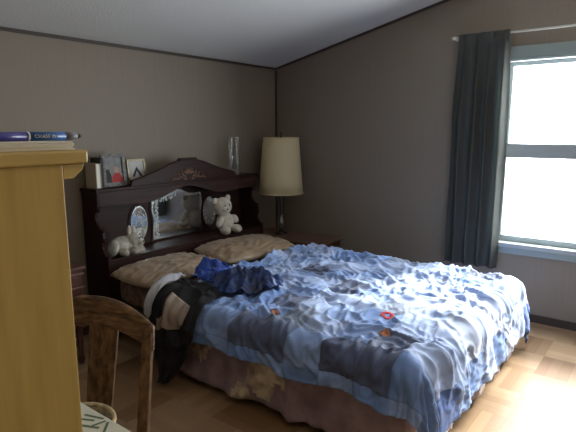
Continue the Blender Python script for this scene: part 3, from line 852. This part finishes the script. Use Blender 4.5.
# ------------------------------------------------------------------ chair with curved oak crest rail
ch = thing('wooden_chair', 'grained oak chair with curved crest rail between the pine cabinet and the bed', 'chair', (-3.42, -2.05, 0))
C0 = Vector((-3.317, -1.936, 0)); UU = Vector((.542, -.840, 0)); FF = Vector((-.840, -.542, 0))   # along the back / towards the seat front
def P(u, f, z): return C0 + UU*u + FF*f + Vector((0, 0, z))
def lean(z): return .085*max(0, (.95-z)/.5)**1.0 if z > .45 else .085
def crest_fn(sgn):
    return None
m = MB(); n = 28; th = .020
ring = []
for i in range(n+1):
    s = -1+2*i/n; u = .208*s; bow = .030*(s*s)
    zt = .966 - .078*abs(s)**2.0; zb = .878 - .062*abs(s)**1.8
    for (f, z) in ((bow, zb), (bow, zt-.008), (bow-.006, zt), (bow-th+.006, zt), (bow-th, zt-.008), (bow-th, zb)):
        ring.append(P(u, f+lean(z)-.01, z))
fs = []
for i in range(n):
    for k in range(6):
        l = (k+1) % 6; fs.append((i*6+k, i*6+l, (i+1)*6+l, (i+1)*6+k))
fs += [tuple(range(6))[::-1], tuple(range(n*6, n*6+6))]
m.add(ring, fs); m.build('crest_rail', M_OAKH, ch, bevel=.003)
def bar(m, p0, p1, w0, w1, t, wd=UU):
    p0, p1 = Vector(p0), Vector(p1); ax = (p1-p0).normalized(); wv = (wd-ax*wd.dot(ax)).normalized(); tv = ax.cross(wv)
    vs = []
    for p, w_ in ((p0, w0), (p1, w1)):
        for a_, b_ in ((-1,-1),(1,-1),(1,1),(-1,1)): vs.append(p+wv*a_*w_/2+tv*b_*t/2)
    return m.add(vs, [(3,2,1,0),(4,5,6,7),(0,1,5,4),(1,2,6,5),(2,3,7,6),(3,0,4,7)])
bar(MB(), P(.020, lean(.46)-.018, .468), P(.042, lean(.88)-.016, .882), .074, .092, .012).build('splat', M_OAK, ch, bevel=.002)
for s in (-1, 1):
    m = MB(); bar(m, P(s*.165, .075, .44), P(s*.191, lean(.86)+.012, .872), .036, .030, .026); bar(m, P(s*.175, -.02, .003), P(s*.165, .078, .45), .032, .038, .030)
    m.build('back_post', M_OAK, ch, bevel=.004)
    MB().lathe(P(s*.18, .43, 0), [(.013, 0), (.017, .05), (.019, .35), (.022, .43)], 14).build('front_leg', M_OAK, ch, smooth=True)
m = MB()
so_l = [(-.165, .06), (-.205, .45), (-.17, .475), (.17, .475), (.205, .45), (.165, .06)]
m.prism(so_l, lambda a, b, d: tuple(P(a, b, d)), .435, .462); m.build('seat', M_OAK, ch, bevel=.006)
m = MB(); bar(m, P(-.17, .41, .22), P(-.165, .03, .22), .02, .02, .02, Vector((0,0,1))); bar(m, P(.17, .41, .22), P(.165, .03, .22), .02, .02, .02, Vector((0,0,1)))
m.build('stretcher', M_OAK, ch, bevel=.003)

# wicker basket on the seat, flat white carton resting on it
BC = Vector((-3.575, -2.275, .463)); BR = .090; BH = .335
bk = thing('wicker_basket', 'round pale wicker basket standing on the chair seat under the white box', 'basket', tuple(BC))
def bfn(u, v):
    a = 2*pi*u; r = BR*(.72+.28*v)+.003*sin(a*28+pi*int(v*26)); return (BC.x+r*cos(a), BC.y+r*sin(a), BC.z+.001+BH*v)
m = MB().grid(bfn, 112, 26); m.build('body', M_WICKER, bk, smooth=True, solid=.004)
MB().lathe((BC.x, BC.y, BC.z), [(BR*.72, .002), (BR*.70, .008)], 30).build('bottom', M_WICKER, bk)
MB().tube([(BC.x+BR*cos(2*pi*i/48), BC.y+BR*sin(2*pi*i/48), BC.z+BH) for i in range(48)], .0055, 8, True).build('rim', M_WICKER, bk, smooth=True)
ct = thing('carton', 'flat white box with green printing lying on the wicker basket', 'box', (-3.60, -2.36, BC.z+BH+.006))
z0 = BC.z+BH+.0062
MB().box((-3.685, -2.51, z0), (-3.532, -2.20, z0+.018)).build('body', M_CARD, ct, bevel=.0015)
m = MB(); zt = z0+.0182
for (x0_, y0_, x1_, y1_, w_) in ((-3.557, -2.295, -3.540, -2.345, .006), (-3.572, -2.305, -3.557, -2.335, .006), (-3.572, -2.350, -3.542, -2.357, .006), (-3.587, -2.325, -3.567, -2.370, .007), (-3.542, -2.365, -3.572, -2.395, .006), (-3.597, -2.305, -3.582, -2.290, .005)):
    bar(m, (x0_, y0_, zt), (x1_, y1_, zt), w_, w_, .0005, Vector((0, 1, 0)).cross(Vector((0,0,1))) if abs(x1_-x0_) < abs(y1_-y0_) else Vector((0,1,0)))
m.build('printed_mark', M_GREEN, ct)

# ------------------------------------------------------------------ pine cabinet in the left foreground
CY = -2.5273; CX = -3.690; CXL = -4.45; CD = .27; CT = 1.437
cb = thing('pine_cabinet', 'tall honey pine cabinet in the left foreground', 'cabinet', ((CX+CXL)/2, CY+CD/2, 0))
MB().box((CXL, CY, .06), (CX, CY+CD, CT-.022)).build('body', M_PINE, cb, bevel=.002)
MB().box((CXL-.02, CY-.008, CT-.022), (-3.648, CY+CD+.02, CT)).build('top', M_PINE2, cb, bevel=.004)
m = MB(); m.prism([(CX+.0005, CT-.023), (-3.652, CT-.023), (-3.654, CT-.032), (-3.672, CT-.047), (CX+.0005, CT-.047)], lambda a, b, d: (a, d, b), CY+.001, CY+CD); m.build('cornice', M_PINE2, cb, bevel=.001)
MB().box((CXL+.01, CY+.01, 0), (CX-.01, CY+CD-.01, .06)).build('plinth', M_PINE, cb)
m = MB().box((CXL+.02, CY+CD, .09), ((CX+CXL)/2-.003, CY+CD+.018, CT-.04)); d1 = m.build('door', M_PINE, cb, bevel=.002)
MB().blob(((CX+CXL)/2-.04, CY+CD+.028, .8), (.012, .012, .012)).build('knob', M_METAL, d1, smooth=True)
m = MB().box(((CX+CXL)/2+.003, CY+CD, .09), (CX-.02, CY+CD+.018, CT-.04)); d1 = m.build('door', M_PINE, cb, bevel=.002)
MB().blob(((CX+CXL)/2+.04, CY+CD+.028, .8), (.012, .012, .012)).build('knob', M_METAL, d1, smooth=True)

pd = MB()
for k in range(5):
    pd.box((-3.95+.002*k, CY+.012+.0015*(k % 2), CT+.0006+k*.0028), (-3.660-.0015*((k*2) % 3), CY+.19, CT+.0006+k*.0028+.0024))
pd = pd.build('notepad', M_PAPER); recentre(pd); tag(pd, 'stack of white paper under the blue pen on the pine cabinet', 'paper')

PR = .0074; pz = CT+.0155+PR; py_ = CY+.022
pen = thing('pen', 'blue advertising pen with white lettering on top of the pine cabinet', 'pen', (-3.72, py_, pz-PR))
def seg(x0, x1, r0, r1, name, material, parent=pen):
    return MB().tube([(x0, py_, pz), (x0+(x1-x0)*.5, py_, pz), (x1, py_, pz)], [r0, (r0+r1)/2, r1], 24).build(name, material, parent, smooth=True)
seg(-3.84, -3.734, PR, PR, 'cap', M_PENV)
seg(-3.734, -3.7315, PR*1.06, PR*1.06, 'ring', M_PAPER)
br = seg(-3.7315, -3.672, PR, PR*.98, 'barrel', M_PENB)
seg(-3.672, -3.650, PR*.98, PR*.75, 'grip', M_PENG)
seg(-3.650, -3.638, PR*.6, PR*.12, 'tip', M_DARKP)
def text_mesh(s, size, loc, material, parent, name='lettering'):
    cv = bpy.data.curves.new(name, 'FONT'); cv.body = s; cv.size = size; cv.extrude = .00012; cv.space_character = 1.2
    cv.align_y = 'CENTER'
    to = bpy.data.objects.new(name, cv); COL.objects.link(to)
    bpy.context.view_layer.update()
    me = bpy.data.meshes.new_from_object(to.evaluated_get(bpy.context.evaluated_depsgraph_get()))
    COL.objects.unlink(to); bpy.data.objects.remove(to)
    me.materials.append(material)
    o = bpy.data.objects.new(name, me); COL.objects.link(o)
    off = Vector((0,0,0)); p = parent
    while p is not None: off += p.location; p = p.parent
    o.parent = parent
    for v in me.vertices:                          # stand it up facing -y and wrap it on the barrel
        x, y, z = v.co
        a = y/PR
        r = PR*1.0+.00025+z
        v.co = Vector((loc+x, py_-r*cos(a), pz+r*sin(a))) - off
    return o
text_mesh('CHASE', .0074, -3.7250, M_PAPER, br)
m = MB()
for k in range(4):                                 # the four-part octagon after the name
    a0 = pi/4*2*k+pi/8
    def q(a, r): return (-3.6935+r*cos(a), r*sin(a))
    pts = [q(a0, .0029), q(a0+pi/4, .0029), q(a0+pi/2-.25, .0029), q(a0+pi/2-.5, .0013), q(a0+.1, .0013)]
    def wr(a, b, d): t_ = b/PR; return (a, py_-(PR+d)*cos(t_), pz+(PR+d)*sin(t_))
    m.prism(pts, wr, .0001, .0004)
m.build('logo', M_PAPER, br)
